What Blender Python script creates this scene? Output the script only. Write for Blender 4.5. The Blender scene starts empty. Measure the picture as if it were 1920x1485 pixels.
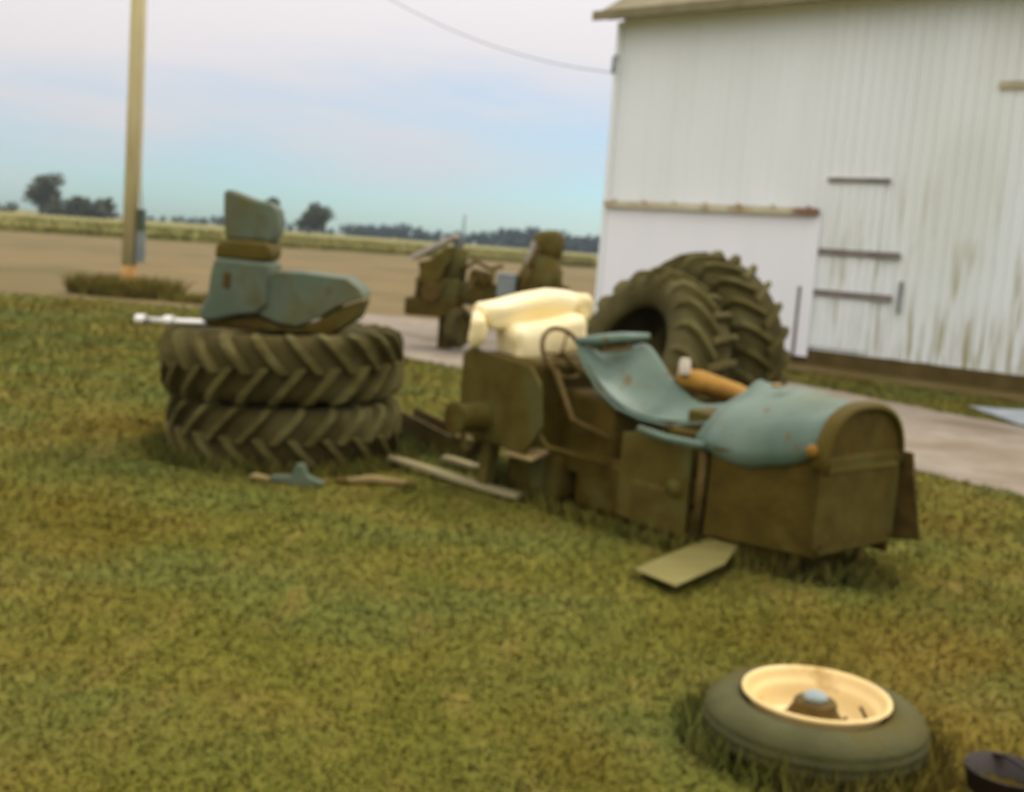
import bpy, bmesh, math, random
import numpy as np
from mathutils import Vector, Matrix, noise

S = bpy.context.scene
COL = S.collection
R = math.radians
random.seed(7)

# ------------------------------------------------------------------ camera
cd = bpy.data.cameras.new("camera"); cam = bpy.data.objects.new("camera", cd); COL.objects.link(cam)
S.camera = cam
pitch, roll = R(7.44), R(4.3)
fw = Vector((0, math.cos(pitch), -math.sin(pitch)))
r0 = Vector((1, 0, 0)); u0 = r0.cross(fw)
rr = r0*math.cos(roll) + u0*math.sin(roll); uu = -r0*math.sin(roll) + u0*math.cos(roll)
M = Matrix((rr, uu, -fw)).transposed().to_4x4(); M.translation = Vector((0, 0, 1.6))
cam.matrix_world = M
cd.sensor_width = 36; cd.lens = 2150/1920*36; cd.clip_end = 6000; cd.clip_start = 0.05
# the photograph is softly out of focus everywhere: the lens is focused far too near
cd.dof.use_dof = True; cd.dof.focus_distance = 0.55; cd.dof.aperture_fstop = 12.5

# ------------------------------------------------------------------ sky and sun
SUN_AZ, SUN_EL = R(38), R(50)          # azimuth measured from +X towards +Y
W = bpy.data.worlds.new("World"); S.world = W; W.use_nodes = True
nt = W.node_tree; nt.nodes.clear()
def nn(t, **k):
    n = nt.nodes.new(t)
    for a, b in k.items(): setattr(n, a, b)
    return n
L = lambda a, b: nt.links.new(a, b)
out = nn('ShaderNodeOutputWorld'); mixs = nn('ShaderNodeMixShader')
sky = nn('ShaderNodeTexSky'); sky.sky_type = 'NISHITA'; sky.sun_disc = False
sky.sun_elevation = SUN_EL; sky.sun_rotation = R(90) - SUN_AZ
sky.air_density = 1.0; sky.dust_density = 0.6; sky.ozone_density = 3
tint = nn('ShaderNodeMix', data_type='RGBA', blend_type='MULTIPLY'); tint.inputs[0].default_value = 1
tint.inputs[7].default_value = (0.62, 0.84, 0.96, 1)
bg1 = nn('ShaderNodeBackground'); bg1.inputs[1].default_value = 0.145
bg2 = nn('ShaderNodeBackground'); bg2.inputs[0].default_value = (0.82, 0.785, 0.80, 1)
tc = nn('ShaderNodeTexCoord'); sep = nn('ShaderNodeSeparateXYZ')
mp = nn('ShaderNodeMapping'); mp.inputs['Scale'].default_value = (1.6, 1.6, 9)
mp.inputs['Location'].default_value = (0.3, 0.1, 0.2)
nz = nn('ShaderNodeTexNoise'); nz.inputs['Scale'].default_value = 1.7; nz.inputs['Detail'].default_value = 5; nz.inputs['Roughness'].default_value = 0.5
L(tc.outputs['Generated'], sep.inputs[0]); L(tc.outputs['Generated'], mp.inputs[0]); L(mp.outputs[0], nz.inputs[0])
ma = nn('ShaderNodeMath', operation='MULTIPLY_ADD'); ma.inputs[1].default_value = 0.26; L(nz.outputs[0], ma.inputs[0]); L(sep.outputs[2], ma.inputs[2])
mr = nn('ShaderNodeMapRange', interpolation_type='SMOOTHSTEP')
mr.inputs['From Min'].default_value = 0.12; mr.inputs['From Max'].default_value = 0.275
L(ma.outputs[0], mr.inputs[0])
zz = nn('ShaderNodeMath', operation='MULTIPLY_ADD', use_clamp=False); zz.inputs[1].default_value = 1.75; zz.inputs[2].default_value = 0.76
zm = nn('ShaderNodeMath', operation='MAXIMUM'); zm.inputs[1].default_value = 0
L(sep.outputs[2], zm.inputs[0]); L(zm.outputs[0], zz.inputs[0]); L(zz.outputs[0], bg2.inputs[1])
L(sky.outputs[0], tint.inputs[6]); L(tint.outputs[2], bg1.inputs[0])
L(mr.outputs[0], mixs.inputs[0]); L(bg1.outputs[0], mixs.inputs[1]); L(bg2.outputs[0], mixs.inputs[2]); L(mixs.outputs[0], out.inputs[0])

sl = bpy.data.lights.new("sun", 'SUN'); sun = bpy.data.objects.new("sun", sl); COL.objects.link(sun)
sl.energy = 1.5; sl.angle = R(10); sl.color = (1, 0.93, 0.80)
sd = Vector((math.cos(SUN_AZ)*math.cos(SUN_EL), math.sin(SUN_AZ)*math.cos(SUN_EL), math.sin(SUN_EL)))
sun.rotation_euler = sd.to_track_quat('Z', 'Y').to_euler(); sun.location = (20, 20, 30)
S.view_settings.view_transform = 'Standard'; S.view_settings.look = 'None'
S.view_settings.exposure = 0; S.view_settings.gamma = 1
S.cycles.max_bounces = 6; S.cycles.use_denoising = True

# ------------------------------------------------------------------ helpers
class MB:
    def __init__(s): s.v = []; s.f = []
    def add(s, vs, fs, M=None):
        o = len(s.v)
        s.v += [tuple(M @ Vector(p)) if M else tuple(p) for p in vs]
        s.f += [tuple(i+o for i in f) for f in fs]
        return s
    def box(s, c, d, M=None, rot=None):
        x, y, z = (k/2 for k in d)
        vs = [(-x,-y,-z),(x,-y,-z),(x,y,-z),(-x,y,-z),(-x,-y,z),(x,-y,z),(x,y,z),(-x,y,z)]
        T = Matrix.Translation(c)
        if rot is not None: T = T @ rot
        if M: T = M @ T
        return s.add(vs, [(3,2,1,0),(4,5,6,7),(0,1,5,4),(1,2,6,5),(2,3,7,6),(3,0,4,7)], T)
    def tube(s, pts, rad, n=10, cap=True, closed=False, flat=1.0):
        pts = [Vector(p) for p in pts]; m = len(pts)
        rads = rad if isinstance(rad, (list, tuple)) else [rad]*m
        vs = []; fs = []
        up = None
        for i, p in enumerate(pts):
            a = pts[i-1] if (i > 0 or closed) else p; b = pts[(i+1) % m] if (i < m-1 or closed) else p
            t = (b-a).normalized()
            if up is None:
                up = Vector((0,0,1)) if abs(t.z) < 0.9 else Vector((1,0,0))
            s1 = t.cross(up).normalized(); s2 = s1.cross(t).normalized(); up = s2
            for k in range(n):
                an = 2*math.pi*k/n
                vs.append(p + (s1*math.cos(an) + s2*math.sin(an)*flat)*rads[i])
        for i in range(m if closed else m-1):
            j = (i+1) % m
            for k in range(n):
                fs.append((i*n+k, i*n+(k+1)%n, j*n+(k+1)%n, j*n+k))
        if cap and not closed:
            fs.append(tuple(range(n-1, -1, -1))); fs.append(tuple((m-1)*n+k for k in range(n)))
        return s.add(vs, fs)
    def lathe(s, prof, n=48, closed=False, M=None, cap=True):
        vs = []; fs = []; m = len(prof)
        for (r, z) in prof:
            for k in range(n):
                a = 2*math.pi*k/n; vs.append((r*math.cos(a), r*math.sin(a), z))
        for i in range(m if closed else m-1):
            j = (i+1) % m
            for k in range(n): fs.append((i*n+k, i*n+(k+1)%n, j*n+(k+1)%n, j*n+k))
        if not closed and cap:
            if prof[0][0] > 1e-4: fs.append(tuple(range(n-1,-1,-1)))
            if prof[-1][0] > 1e-4: fs.append(tuple((m-1)*n+k for k in range(n)))
        return s.add(vs, fs, M)
    def prism(s, outl, y0, y1, M=None):            # outline in XZ, extruded along Y
        n = len(outl)
        vs = [(x, y0, z) for x, z in outl] + [(x, y1, z) for x, z in outl]
        fs = [tuple(range(n)), tuple(range(2*n-1, n-1, -1))]
        fs += [(i, i+n, (i+1)%n+n, (i+1)%n) for i in range(n)]
        return s.add(vs, fs, M)
    def grid(s, rows):
        a = len(rows); b = len(rows[0]); vs = [p for r_ in rows for p in r_]
        fs = [(i*b+j, i*b+j+1, (i+1)*b+j+1, (i+1)*b+j) for i in range(a-1) for j in range(b-1)]
        return s.add(vs, fs)
    def build(s, name, mat, parent=None, smooth=False, bevel=0, solid=0, sub=0, seg=2):
        me = bpy.data.meshes.new(name); me.from_pydata(s.v, [], s.f)
        bm = bmesh.new(); bm.from_mesh(me); bmesh.ops.remove_doubles(bm, verts=bm.verts, dist=1e-6); bmesh.ops.dissolve_degenerate(bm, dist=1e-6, edges=bm.edges); bmesh.ops.recalc_face_normals(bm, faces=bm.faces); bm.to_mesh(me); bm.free()
        me.materials.append(mat)
        if smooth:
            me.polygons.foreach_set('use_smooth', [True]*len(me.polygons))
        o = bpy.data.objects.new(name, me); COL.objects.link(o)
        if parent: o.parent = parent
        if solid:
            m = o.modifiers.new('solid', 'SOLIDIFY'); m.thickness = solid; m.offset = 0
        if bevel:
            m = o.modifiers.new('bevel', 'BEVEL'); m.width = bevel; m.segments = seg; m.limit_method = 'ANGLE'; m.angle_limit = R(35)
        if sub:
            m = o.modifiers.new('sub', 'SUBSURF'); m.levels = sub; m.render_levels = sub
        if smooth and bevel: m = o.modifiers.new('wn', 'WEIGHTED_NORMAL')
        return o

def tag(o, label=None, cat=None, group=None, kind=None):
    if label: o['label'] = label
    if cat: o['category'] = cat
    if group: o['group'] = group
    if kind: o['kind'] = kind
    return o
def empty(name, label, cat, loc=(0,0,0), rot=(0,0,0), group=None):
    o = bpy.data.objects.new(name, None); COL.objects.link(o); o.empty_display_size = 0.2
    o.location = loc; o.rotation_euler = rot
    return tag(o, label, cat, group)

def mat(name, c1, c2=None, scale=8, rough=0.7, metal=0, bump=0.0, c3=None, scale3=1.5, stretch=(1,1,1), detail=6, lo=0.35, hi=0.65, coord='Object', bscale=None, thr3=(0.52, 0.62), spec=0.4, up=0, wide=None, streak=None):
    m = bpy.data.materials.new(name); m.use_nodes = True
    t = m.node_tree; N = t.nodes; b = N['Principled BSDF']
    b.inputs['Roughness'].default_value = rough; b.inputs['Metallic'].default_value = metal
    b.inputs['Specular IOR Level'].default_value = spec
    tcn = N.new('ShaderNodeTexCoord'); mpn = N.new('ShaderNodeMapping'); mpn.inputs['Scale'].default_value = stretch
    t.links.new(tcn.outputs[coord], mpn.inputs[0])
    n1 = N.new('ShaderNodeTexNoise'); n1.inputs['Scale'].default_value = scale; n1.inputs['Detail'].default_value = detail
    t.links.new(mpn.outputs[0], n1.inputs[0])
    cr = N.new('ShaderNodeValToRGB'); cr.color_ramp.elements[0].position = lo; cr.color_ramp.elements[1].position = hi
    cr.color_ramp.elements[0].color = (*c1, 1); cr.color_ramp.elements[1].color = (*(c2 or c1), 1)
    t.links.new(n1.outputs[0], cr.inputs[0]); last = cr.outputs[0]
    if c3:
        n3 = N.new('ShaderNodeTexNoise'); n3.inputs['Scale'].default_value = scale3; n3.inputs['Detail'].default_value = 7
        t.links.new(mpn.outputs[0], n3.inputs[0])
        r3 = N.new('ShaderNodeMapRange'); r3.inputs[1].default_value = thr3[0]; r3.inputs[2].default_value = thr3[1]
        t.links.new(n3.outputs[0], r3.inputs[0])
        mx = N.new('ShaderNodeMix'); mx.data_type = 'RGBA'; t.links.new(r3.outputs[0], mx.inputs[0]); t.links.new(last, mx.inputs[6])
        mx.inputs[7].default_value = (*c3, 1); last = mx.outputs[2]
    def overlay(col, sc_, thr, st_=(1,1,1), mask=None):
        global _l
        m2 = N.new('ShaderNodeMapping'); m2.inputs['Scale'].default_value = st_; t.links.new(tcn.outputs[coord], m2.inputs[0])
        n4 = N.new('ShaderNodeTexNoise'); n4.inputs['Scale'].default_value = sc_; n4.inputs['Detail'].default_value = 5; t.links.new(m2.outputs[0], n4.inputs[0])
        r4 = N.new('ShaderNodeMapRange'); r4.inputs[1].default_value = thr[0]; r4.inputs[2].default_value = thr[1]; t.links.new(n4.outputs[0], r4.inputs[0])
        f = r4.outputs[0]
        if mask:
            sp = N.new('ShaderNodeSeparateXYZ'); t.links.new(tcn.outputs[coord], sp.inputs[0])
            for (ax, a0, a1) in mask:
                r5 = N.new('ShaderNodeMapRange'); r5.inputs[1].default_value = a0; r5.inputs[2].default_value = a1; t.links.new(sp.outputs[ax], r5.inputs[0])
                mm = N.new('ShaderNodeMath'); mm.operation = 'MULTIPLY'; t.links.new(f, mm.inputs[0]); t.links.new(r5.outputs[0], mm.inputs[1]); f = mm.outputs[0]
        mx2 = N.new('ShaderNodeMix'); mx2.data_type = 'RGBA'; t.links.new(f, mx2.inputs[0]); t.links.new(last, mx2.inputs[6]); mx2.inputs[7].default_value = (*col, 1)
        return mx2.outputs[2]
    for o_ in (wide or []) : last = overlay(*o_)
    for o_ in (streak or []): last = overlay(*o_)
    t.links.new(last, b.inputs['Base Color'])
    if up:      # blades take most of the light of the turf they stand in
        ge = N.new('ShaderNodeNewGeometry'); va = N.new('ShaderNodeVectorMath'); va.operation = 'MULTIPLY_ADD'
        va.inputs[1].default_value = (1-up,)*3; va.inputs[2].default_value = (0, 0, up); t.links.new(ge.outputs['Normal'], va.inputs[0])
        vn = N.new('ShaderNodeVectorMath'); vn.operation = 'NORMALIZE'; t.links.new(va.outputs[0], vn.inputs[0]); t.links.new(vn.outputs[0], b.inputs['Normal'])
    if bump:
        bn = N.new('ShaderNodeBump'); bn.inputs['Strength'].default_value = bump; bn.inputs['Distance'].default_value = 0.02
        n2 = N.new('ShaderNodeTexNoise'); n2.inputs['Scale'].default_value = bscale or scale*3; n2.inputs['Detail'].default_value = 5
        t.links.new(mpn.outputs[0], n2.inputs[0]); t.links.new(n2.outputs[0], bn.inputs['Height']); t.links.new(bn.outputs[0], b.inputs['Normal'])
    return m

LW = [((.115,.080,.008), .9, (.36,.58), (1,1,1), [(0,.3,1.7),(1,6.3,4.6)]), ((.195,.145,.026), .75, (.48,.70)), ((.108,.128,.026), .48, (.45,.66), (1,1.6,1)), ((.120,.080,.006), .42, (.55,.72), (1.3,1,1)), ((.185,.145,.03), 2.2, (.55,.74), (2.2,.8,1))]  # first entry: dry brown turf, near-right dimness put into its colour
MT = dict(
    soil   = mat('bare_soil', (.150,.108,.042), (.190,.140,.055), 0.35, .95, bump=.4, c3=(.125,.10,.034), scale3=.12, coord='Object', bscale=6, spec=.15),
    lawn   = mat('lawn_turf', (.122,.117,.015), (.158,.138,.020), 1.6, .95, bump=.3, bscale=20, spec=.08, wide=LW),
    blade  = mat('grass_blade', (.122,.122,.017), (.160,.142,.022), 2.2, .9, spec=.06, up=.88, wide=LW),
    gravel = mat('gravel', (.235,.195,.140), (.310,.260,.190), 3.5, .95, bump=.5, c3=(.20,.155,.10), scale3=.5, bscale=45, spec=.15),
    dirt   = mat('packed_dirt', (.105,.073,.018), (.135,.096,.028), 1.6, .95, bump=.5, c3=(.088,.070,.014), scale3=.8, bscale=20, spec=.15),
    crop   = mat('crop_leaves', (.15,.15,.032), (.215,.195,.048), 1.2, .85, c3=(.24,.20,.06), scale3=.06, thr3=(.45,.7), spec=.15),
    white  = mat('white_boards', (.77,.815,.775), (.83,.865,.835), 1.0, .75, stretch=(1,1,.25), bump=.1, bscale=18, spec=.2, wide=[((.70,.74,.65), .5, (.45,.65), (1,1,.4), [(0,3.5,7)]), ((.42,.40,.24), 5.5, (.53,.68), (1.6,1,.16), [(0,4.2,5.0),(2,3.6,1.0)]), ((.33,.28,.13), 9, (.52,.64), (1.6,1,.10), [(0,4.6,6.5),(2,1.3,.35)])]),
    door   = mat('white_door', (.83,.835,.83), (.87,.87,.865), 1.2, .7, stretch=(1,1,.3), bump=.1, spec=.2),
    batten = mat('grey_batten', (.16,.13,.11), (.24,.20,.17), 6, .85, bump=.3),
    rusty_rail = mat('weathered_rail', (.56,.53,.36), (.46,.38,.21), 2.6, .8, c3=(.36,.24,.11), scale3=1.3, thr3=(.52,.60), bump=.3, wide=[((.24,.13,.07), 1.7, (.30,.36), (1,1,1), [(0,3.85,4.0)])]),
    slot   = mat('slot_wood', (.40,.36,.22), (.48,.43,.28), 5, .85, bump=.2),
    roof   = mat('eave_wood', (.19,.165,.08), (.25,.215,.115), 3, .85, bump=.2),
    found  = mat('foundation', (.080,.055,.014), (.12,.085,.026), 3, .95, bump=.4, spec=.15),
    pole   = mat('pole_wood', (.50,.42,.19), (.60,.52,.27), 3, .85, stretch=(3,3,.3), bump=.4),
    pole_base = mat('stained_wood', (.40,.21,.05), (.48,.27,.075), 5, .85, stretch=(3,3,.5), bump=.4),
    boxgrey= mat('meter_grey', (.17,.20,.19), (.22,.25,.23), 5, .5, .2),
    darkgreen = mat('dark_box', (.055,.075,.045), (.08,.10,.06), 5, .6),
    rubber = mat('old_rubber', (.048,.037,.008), (.072,.057,.014), 5, .85, c3=(.105,.09,.03), scale3=2.2, thr3=(.50,.72), bump=.3, bscale=30, spec=.15),
    lug    = mat('dusty_lug', (.066,.052,.012), (.105,.086,.022), 4, .85, c3=(.155,.14,.05), scale3=2.6, thr3=(.48,.72), bump=.25, bscale=30, spec=.15),
    greytyre = mat('grey_rubber', (.062,.060,.018), (.085,.082,.028), 6, .7, c3=(.080,.066,.012), scale3=3, bump=.25, bscale=40, spec=.15),
    cream  = mat('cream_paint', (.74,.52,.19), (.82,.60,.24), 5, .4, c3=(.50,.32,.08), scale3=5, thr3=(.60,.72)),
    seat   = mat('yellow_vinyl', (.95,.78,.38), (.96,.82,.46), 3, .42, bump=.08),
    hub    = mat('greasy_iron', (.075,.048,.010), (.125,.082,.018), 14, .6, .3, bump=.4, spec=.15),
    cap    = mat('blue_grey_cap', (.22,.27,.25), (.29,.34,.32), 8, .65, .0),
    teal   = mat('faded_green_paint', (.085,.134,.090), (.138,.192,.138), 2.5, .5, c3=(.135,.155,.075), scale3=1.6, thr3=(.50,.70), bump=.5, bscale=3.5, spec=.3, wide=[((.105,.125,.062), 6, (.56,.70)), ((.12,.085,.02), 7, (.64,.70))]),
    teal2  = mat('weathered_green_paint', (.088,.116,.070), (.130,.158,.098), 3, .6, c3=(.115,.105,.035), scale3=2.0, thr3=(.52,.70), bump=.5, bscale=4, spec=.2, wide=[((.095,.09,.035), 6, (.56,.72))]),
    olive  = mat('olive_metal', (.084,.060,.006), (.112,.080,.010), 3, .7, c3=(.11,.09,.013), scale3=2, bump=.15, spec=.15),
    iron   = mat('oily_iron', (.062,.041,.003), (.100,.066,.007), 6, .65, .15, bump=.5, c3=(.095,.078,.014), scale3=3, thr3=(.55,.68), spec=.15),
    iron2  = mat('dusty_iron', (.076,.056,.007), (.115,.085,.014), 6, .8, .1, bump=.4, c3=(.095,.088,.022), scale3=3, spec=.15),
    tan    = mat('tan_plate', (.26,.19,.06), (.32,.23,.09), 6, .8, bump=.2),
    rust   = mat('orange_rust', (.28,.142,.014), (.37,.195,.022), 8, .9, c3=(.25,.12,.012), scale3=4, bump=.4),
    rag    = mat('pale_enamel', (.60,.52,.36), (.66,.58,.44), 6, .6),
    wood   = mat('weathered_plank', (.24,.20,.085), (.31,.26,.12), 4, .9, stretch=(.3,3,3), bump=.3),
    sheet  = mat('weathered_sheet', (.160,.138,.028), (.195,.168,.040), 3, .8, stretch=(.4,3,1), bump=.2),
    chrome = mat('dull_chrome', (.62,.60,.52), (.74,.72,.64), 5, .28, .85),
    black  = mat('black_metal', (.012,.007,.004), (.022,.013,.007), 6, .5, .2),
    bark   = mat('bark', (.07,.06,.035), (.10,.085,.05), 4, .95, bump=.4),
    leaf   = mat('tree_leaf', (.050,.058,.020), (.085,.090,.032), .6, .8, c3=(.12,.115,.045), scale3=.3, spec=.15),
    farleaf= mat('far_leaf', (.032,.060,.050), (.050,.080,.064), .3, .9),  # bluish haze of distance put into the leaf colour
    weed   = mat('weed_leaf', (.13,.115,.016), (.19,.15,.024), 3, .8, spec=.15),
    paleboard = mat('pale_primer', (.36,.31,.24), (.43,.38,.30), 4, .7),
    bluesheet = mat('blue_grey_tarp', (.26,.29,.29), (.33,.37,.37), 3, .6, bump=.3),
    wire   = mat('wire_insulation', (.25,.30,.33), (.28,.33,.36), 3, .7),
)

# ------------------------------------------------------------------ ground, lawn, drive
g = MB(); n = 64
ring = [0, 8, 20, 45, 90, 180, 400, 1000, 3500]
vs = [(0,20,0)]; fs = []
for r_ in ring[1:]:
    for k in range(n):
        a = 2*math.pi*k/n; vs.append((r_*math.cos(a), 20+r_*math.sin(a), 0))
for k in range(n): fs.append((0, 1+k, 1+(k+1)%n))
for i in range(len(ring)-2):
    for k in range(n): fs.append((1+i*n+k, 1+i*n+(k+1)%n, 1+(i+1)*n+(k+1)%n, 1+(i+1)*n+k))
g.add(vs, fs); tag(g.build('ground', MT['soil']), kind='structure')

def sheet_poly(name, near, far, z, m, steps=14, jit=0.0, seed=1):
    rnd = random.Random(seed); rows = []
    for (a, b) in zip(near, far):
        a = Vector(a); b = Vector(b)
        rows.append([(*(a.lerp(b, t/steps) + Vector((rnd.uniform(-jit, jit), rnd.uniform(-jit, jit)))*(1 if t in (0, steps) else 0)), z) for t in range(steps+1)])
    s = MB().grid(rows); return tag(s.build(name, m), kind='structure')
# lawn: from behind the camera to the ragged edge against the field
xs = [-60+ i*1.5 for i in range(0, 101)]
def lawn_edge(x): return 21.6 + 0.10*(x+8) + 0.5*noise.noise(Vector((x*0.4, 3.1, 0))) + (0 if x < 0 else 0.0)
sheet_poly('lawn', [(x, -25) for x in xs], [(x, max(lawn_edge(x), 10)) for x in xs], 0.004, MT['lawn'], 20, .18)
# gravel drive running along the barn front and away to the left
cl = [(9.5,4.4,1.9),(7.4,7.2,1.95),(5.6,9.7,2.0),(3.6,12.4,2.05),(1.9,14.9,2.2),(0.4,17.0,2.5),(-1.3,19.2,2.7),(-3.2,21.4,2.3),(-5.2,22.9,1.0),(-6.8,23.6,.15)]
cl = [(12.0,0.9,1.9)] + cl
fine = []
for i in range(len(cl)-1):
    for k in range(6):
        t = k/6; fine.append(tuple(cl[i][j]*(1-t)+cl[i+1][j]*t for j in range(3)))
fine.append(cl[-1])
near = []; far = []
for i, (x, y, w) in enumerate(fine):
    a = Vector(fine[max(0,i-1)][:2]); b = Vector(fine[min(len(fine)-1,i+1)][:2]); d = (b-a).normalized(); nrm = Vector((d.y, -d.x))
    w1 = w + .12*noise.noise(Vector((x*.9, y*.9, 0))); w2 = w + .12*noise.noise(Vector((x*.9, y*.9, 5)))
    near.append(tuple(Vector((x,y)) - nrm*w1)); far.append(tuple(Vector((x,y)) + nrm*w2))
sheet_poly('drive', near, far, 0.009, MT['gravel'], 10, .04, 3)

# barn axes
BA = Vector((1.56, 22.0, 0)); BD = Vector((.756, -.655, 0)); BN = Vector((-.655, -.756, 0))   # along wall, out of wall
# packed dirt along the barn foot
sheet_poly('dirt_strip', [tuple((BA + BD*(i*.5) + BN*(1.35+.2*noise.noise(Vector((i*.37,0,0))))).xy) for i in range(0, 30)],
           [tuple((BA + BD*(i*.5) - BN*.1).xy) for i in range(0, 30)], 0.014, MT['dirt'], 8, .05, 4)

# ------------------------------------------------------------------ blades and weeds
def drive_dist(x, y):
    best = -9
    for (cx, cy, w) in fine:
        best = max(best, w - math.hypot(x-cx, y-cy))
    return best
def blades(name, pts, hgt, wid, m, seed, lean=.6):
    rs = np.random.RandomState(seed); P = np.array(pts); n = len(P)
    h = hgt*(.5+rs.rand(n)); w = wid*(.6+.8*rs.rand(n)); a = rs.rand(n)*6.283; l = lean*rs.rand(n)*h; b = rs.rand(n)*6.283
    sc = P[:,3] if P.shape[1] > 3 else np.ones(n); w = w*sc; h = h*(.7+.3*sc)
    V = np.zeros((n,3,3), np.float32)
    dx, dy = np.cos(a)*w, np.sin(a)*w
    V[:,0,0] = P[:,0]-dx; V[:,0,1] = P[:,1]-dy; V[:,1,0] = P[:,0]+dx; V[:,1,1] = P[:,1]+dy
    V[:,0,2] = V[:,1,2] = P[:,2]
    V[:,2,0] = P[:,0]+np.cos(b)*l; V[:,2,1] = P[:,1]+np.sin(b)*l; V[:,2,2] = P[:,2]+h
    me = bpy.data.meshes.new(name); me.vertices.add(n*3); me.loops.add(n*3); me.polygons.add(n)
    me.vertices.foreach_set('co', V.ravel()); me.loops.foreach_set('vertex_index', np.arange(n*3, dtype=np.int32))
    me.polygons.foreach_set('loop_start', np.arange(0, n*3, 3, dtype=np.int32)); me.polygons.foreach_set('loop_total', np.full(n, 3, np.int32))
    me.update(); me.materials.append(m)
    o = bpy.data.objects.new(name, me); COL.objects.link(o); return o
rs = np.random.RandomState(3); pts = []
N = 260000
yy = 2.0*np.exp(rs.rand(N)*math.log(22.5/2.0)); hx = (rs.rand(N)*2-1)*(.62*yy+.8)
FX = np.array([c[0] for c in fine]); FY = np.array([c[1] for c in fine]); FW = np.array([c[2] for c in fine])
dd = np.max(FW[None,:] - np.hypot(hx[:,None]-FX, yy[:,None]-FY), axis=1)
le = np.array([lawn_edge(float(x)) for x in hx])
bn = (hx-BA.x)*BN.x + (yy-BA.y)*BN.y; bl = (hx-BA.x)*BD.x + (yy-BA.y)*BD.y
keep = (dd < .05) & (yy < le) & ~((bn < 1.3) & (bl > -.3))
P = np.stack([hx, yy, np.full(N, .004), np.clip(yy/5, .7, 3.2)], 1)[keep]
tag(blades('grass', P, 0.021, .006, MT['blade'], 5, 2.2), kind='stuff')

def weed_patch(name, label, c, rx, ry, n, h, seed):
    rs = np.random.RandomState(seed); a = rs.rand(n)*6.283; r_ = np.sqrt(rs.rand(n))
    P = np.stack([rx*r_*np.cos(a), ry*r_*np.sin(a), np.zeros(n), np.full(n, 1.0)], 1)
    o = blades(name, P, h, .022, MT['weed'], seed+1, 1.0); o.location = (c[0], c[1], .004)
    return tag(o, label, 'weeds', kind=None)
weed_patch('weed_clump', 'broad dark clump of weeds growing round the foot of the wooden pole', (-8.0, 23.3), 1.15, .6, 2600, .33, 11)
weed_patch('weed_clump', 'low weeds at the field edge between the pole and the stacked tyres', (-6.4, 22.9), .8, .35, 700, .16, 21)

# ------------------------------------------------------------------ crop field and far trees
front = [(-150,55),(-90,62),(-60,68),(-35,79),(-24,92),(-13.5,103),(0,110),(7,114),(40,124),(120,140),(260,160)]
def lerp_front(t):
    f = t*(len(front)-1); i = min(int(f), len(front)-2); k = f-i
    return front[i][0]*(1-k)+front[i+1][0]*k, front[i][1]*(1-k)+front[i+1][1]*k
rows = []; depth = [0, .3, .7, 1.2, 2, 3, 4.2, 5.6, 7.4, 10, 14, 20, 30, 50, 90, 200, 480]
hts =   [0, .45,.68,.78,.76,.84,.78,.83,.80,.84,.8,.83,.8,.8,.8,.8,.8]
for i in range(401):
    x, y = lerp_front(i/400); row = []
    for d, h in zip(depth, hts):
        q = noise.noise(Vector((x*.7, (y+d)*.7, 0)))*.10 + random.uniform(-.06, .06)
        row.append((x*(1+d/110) , y+d+random.uniform(-.1,.1), max(0.0, h + (q if 0 < d < 60 else 0)) if d > 0 else 0))
    rows.append(row)
cf = tag(MB().grid(rows).build('crop_field', MT['crop']), kind='stuff')
rs = np.random.RandomState(8); n = 16000; t = .15+rs.rand(n)*.62
xy = np.array([lerp_front(v) for v in t]); dpt = rs.rand(n)**2*8
P = np.stack([xy[:,0]*(1+dpt/110), xy[:,1]+dpt, .15+np.minimum(dpt,1)*.5, np.ones(n)], 1)
tag(blades('crop_leaves', P, .38, .07, MT['crop'], 9, .9), kind='stuff')

def leaf_mesh(mb, centers, n, size, rnd):
    for (c, r_) in centers:
        for _ in range(n):
            d = Vector((rnd.gauss(0,1), rnd.gauss(0,1), rnd.gauss(0,1))).normalized()*r_*(rnd.random()**.45)
            p = Vector(c)+Vector((d.x, d.y, d.z*.8)); a = Vector((rnd.gauss(0,1), rnd.gauss(0,1), rnd.gauss(0,1))).normalized()
            b = a.orthogonal().normalized(); e = a.cross(b); s_ = size*rnd.uniform(.6,1.3)
            mb.add([p-b*s_, p+e*s_*.5, p+b*s_, p-e*s_*.5], [(0,1,2,3)])
def tree(label, loc, H, cw, lean, seed, m='leaf', cat='tree', low=.3, group='trees beyond the fields'):
    rnd = random.Random(seed); root = empty('field_tree', label, cat, loc, group=group)
    tr = MB(); th = H*.45; top = Vector((lean*.4, 0, th))
    tr.tube([(0,0,-.1), (lean*.1,0,th*.5), top], [H*.04, H*.032, H*.024], 8)
    cs = []
    for k in range(15):
        a = rnd.random()*6.283; rad = cw/2*rnd.uniform(.2,.75); z = H*rnd.uniform(low+.08,.88)
        p = Vector((lean*z/H + rad*math.cos(a), rad*math.sin(a), z)); cs.append((p, cw*rnd.uniform(.17,.27)))
        tr.tube([top*rnd.uniform(.6,1), (top+p)/2+Vector((0,0,-.2)), p], [H*.016, H*.010, H*.005], 5)
    cs.append((Vector((lean*.9,0,H*.86)), cw*.2)); cs.append((Vector((lean*.5,0,H*.6)), cw*.25))
    tr.build('trunk', MT['bark'], root, smooth=True)
    lm = MB(); leaf_mesh(lm, cs, 210, H*.042, rnd); lm.build('crown', MT[m], root)
    return root
tree('round dark tree on the skyline at the far left edge', (-106.5, 255, 0), 9.6, 8.6, .3, 31, low=.02)
tree('wide flat topped tree standing alone right of the green cowling', (-48.6, 260, 0), 8.0, 8.2, 1.6, 32, low=.25)
tree('dark tree partly hidden behind the top of the green cowling', (-57.0, 260, 0), 8.4, 7.5, .4, 33, low=.12)

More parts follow.
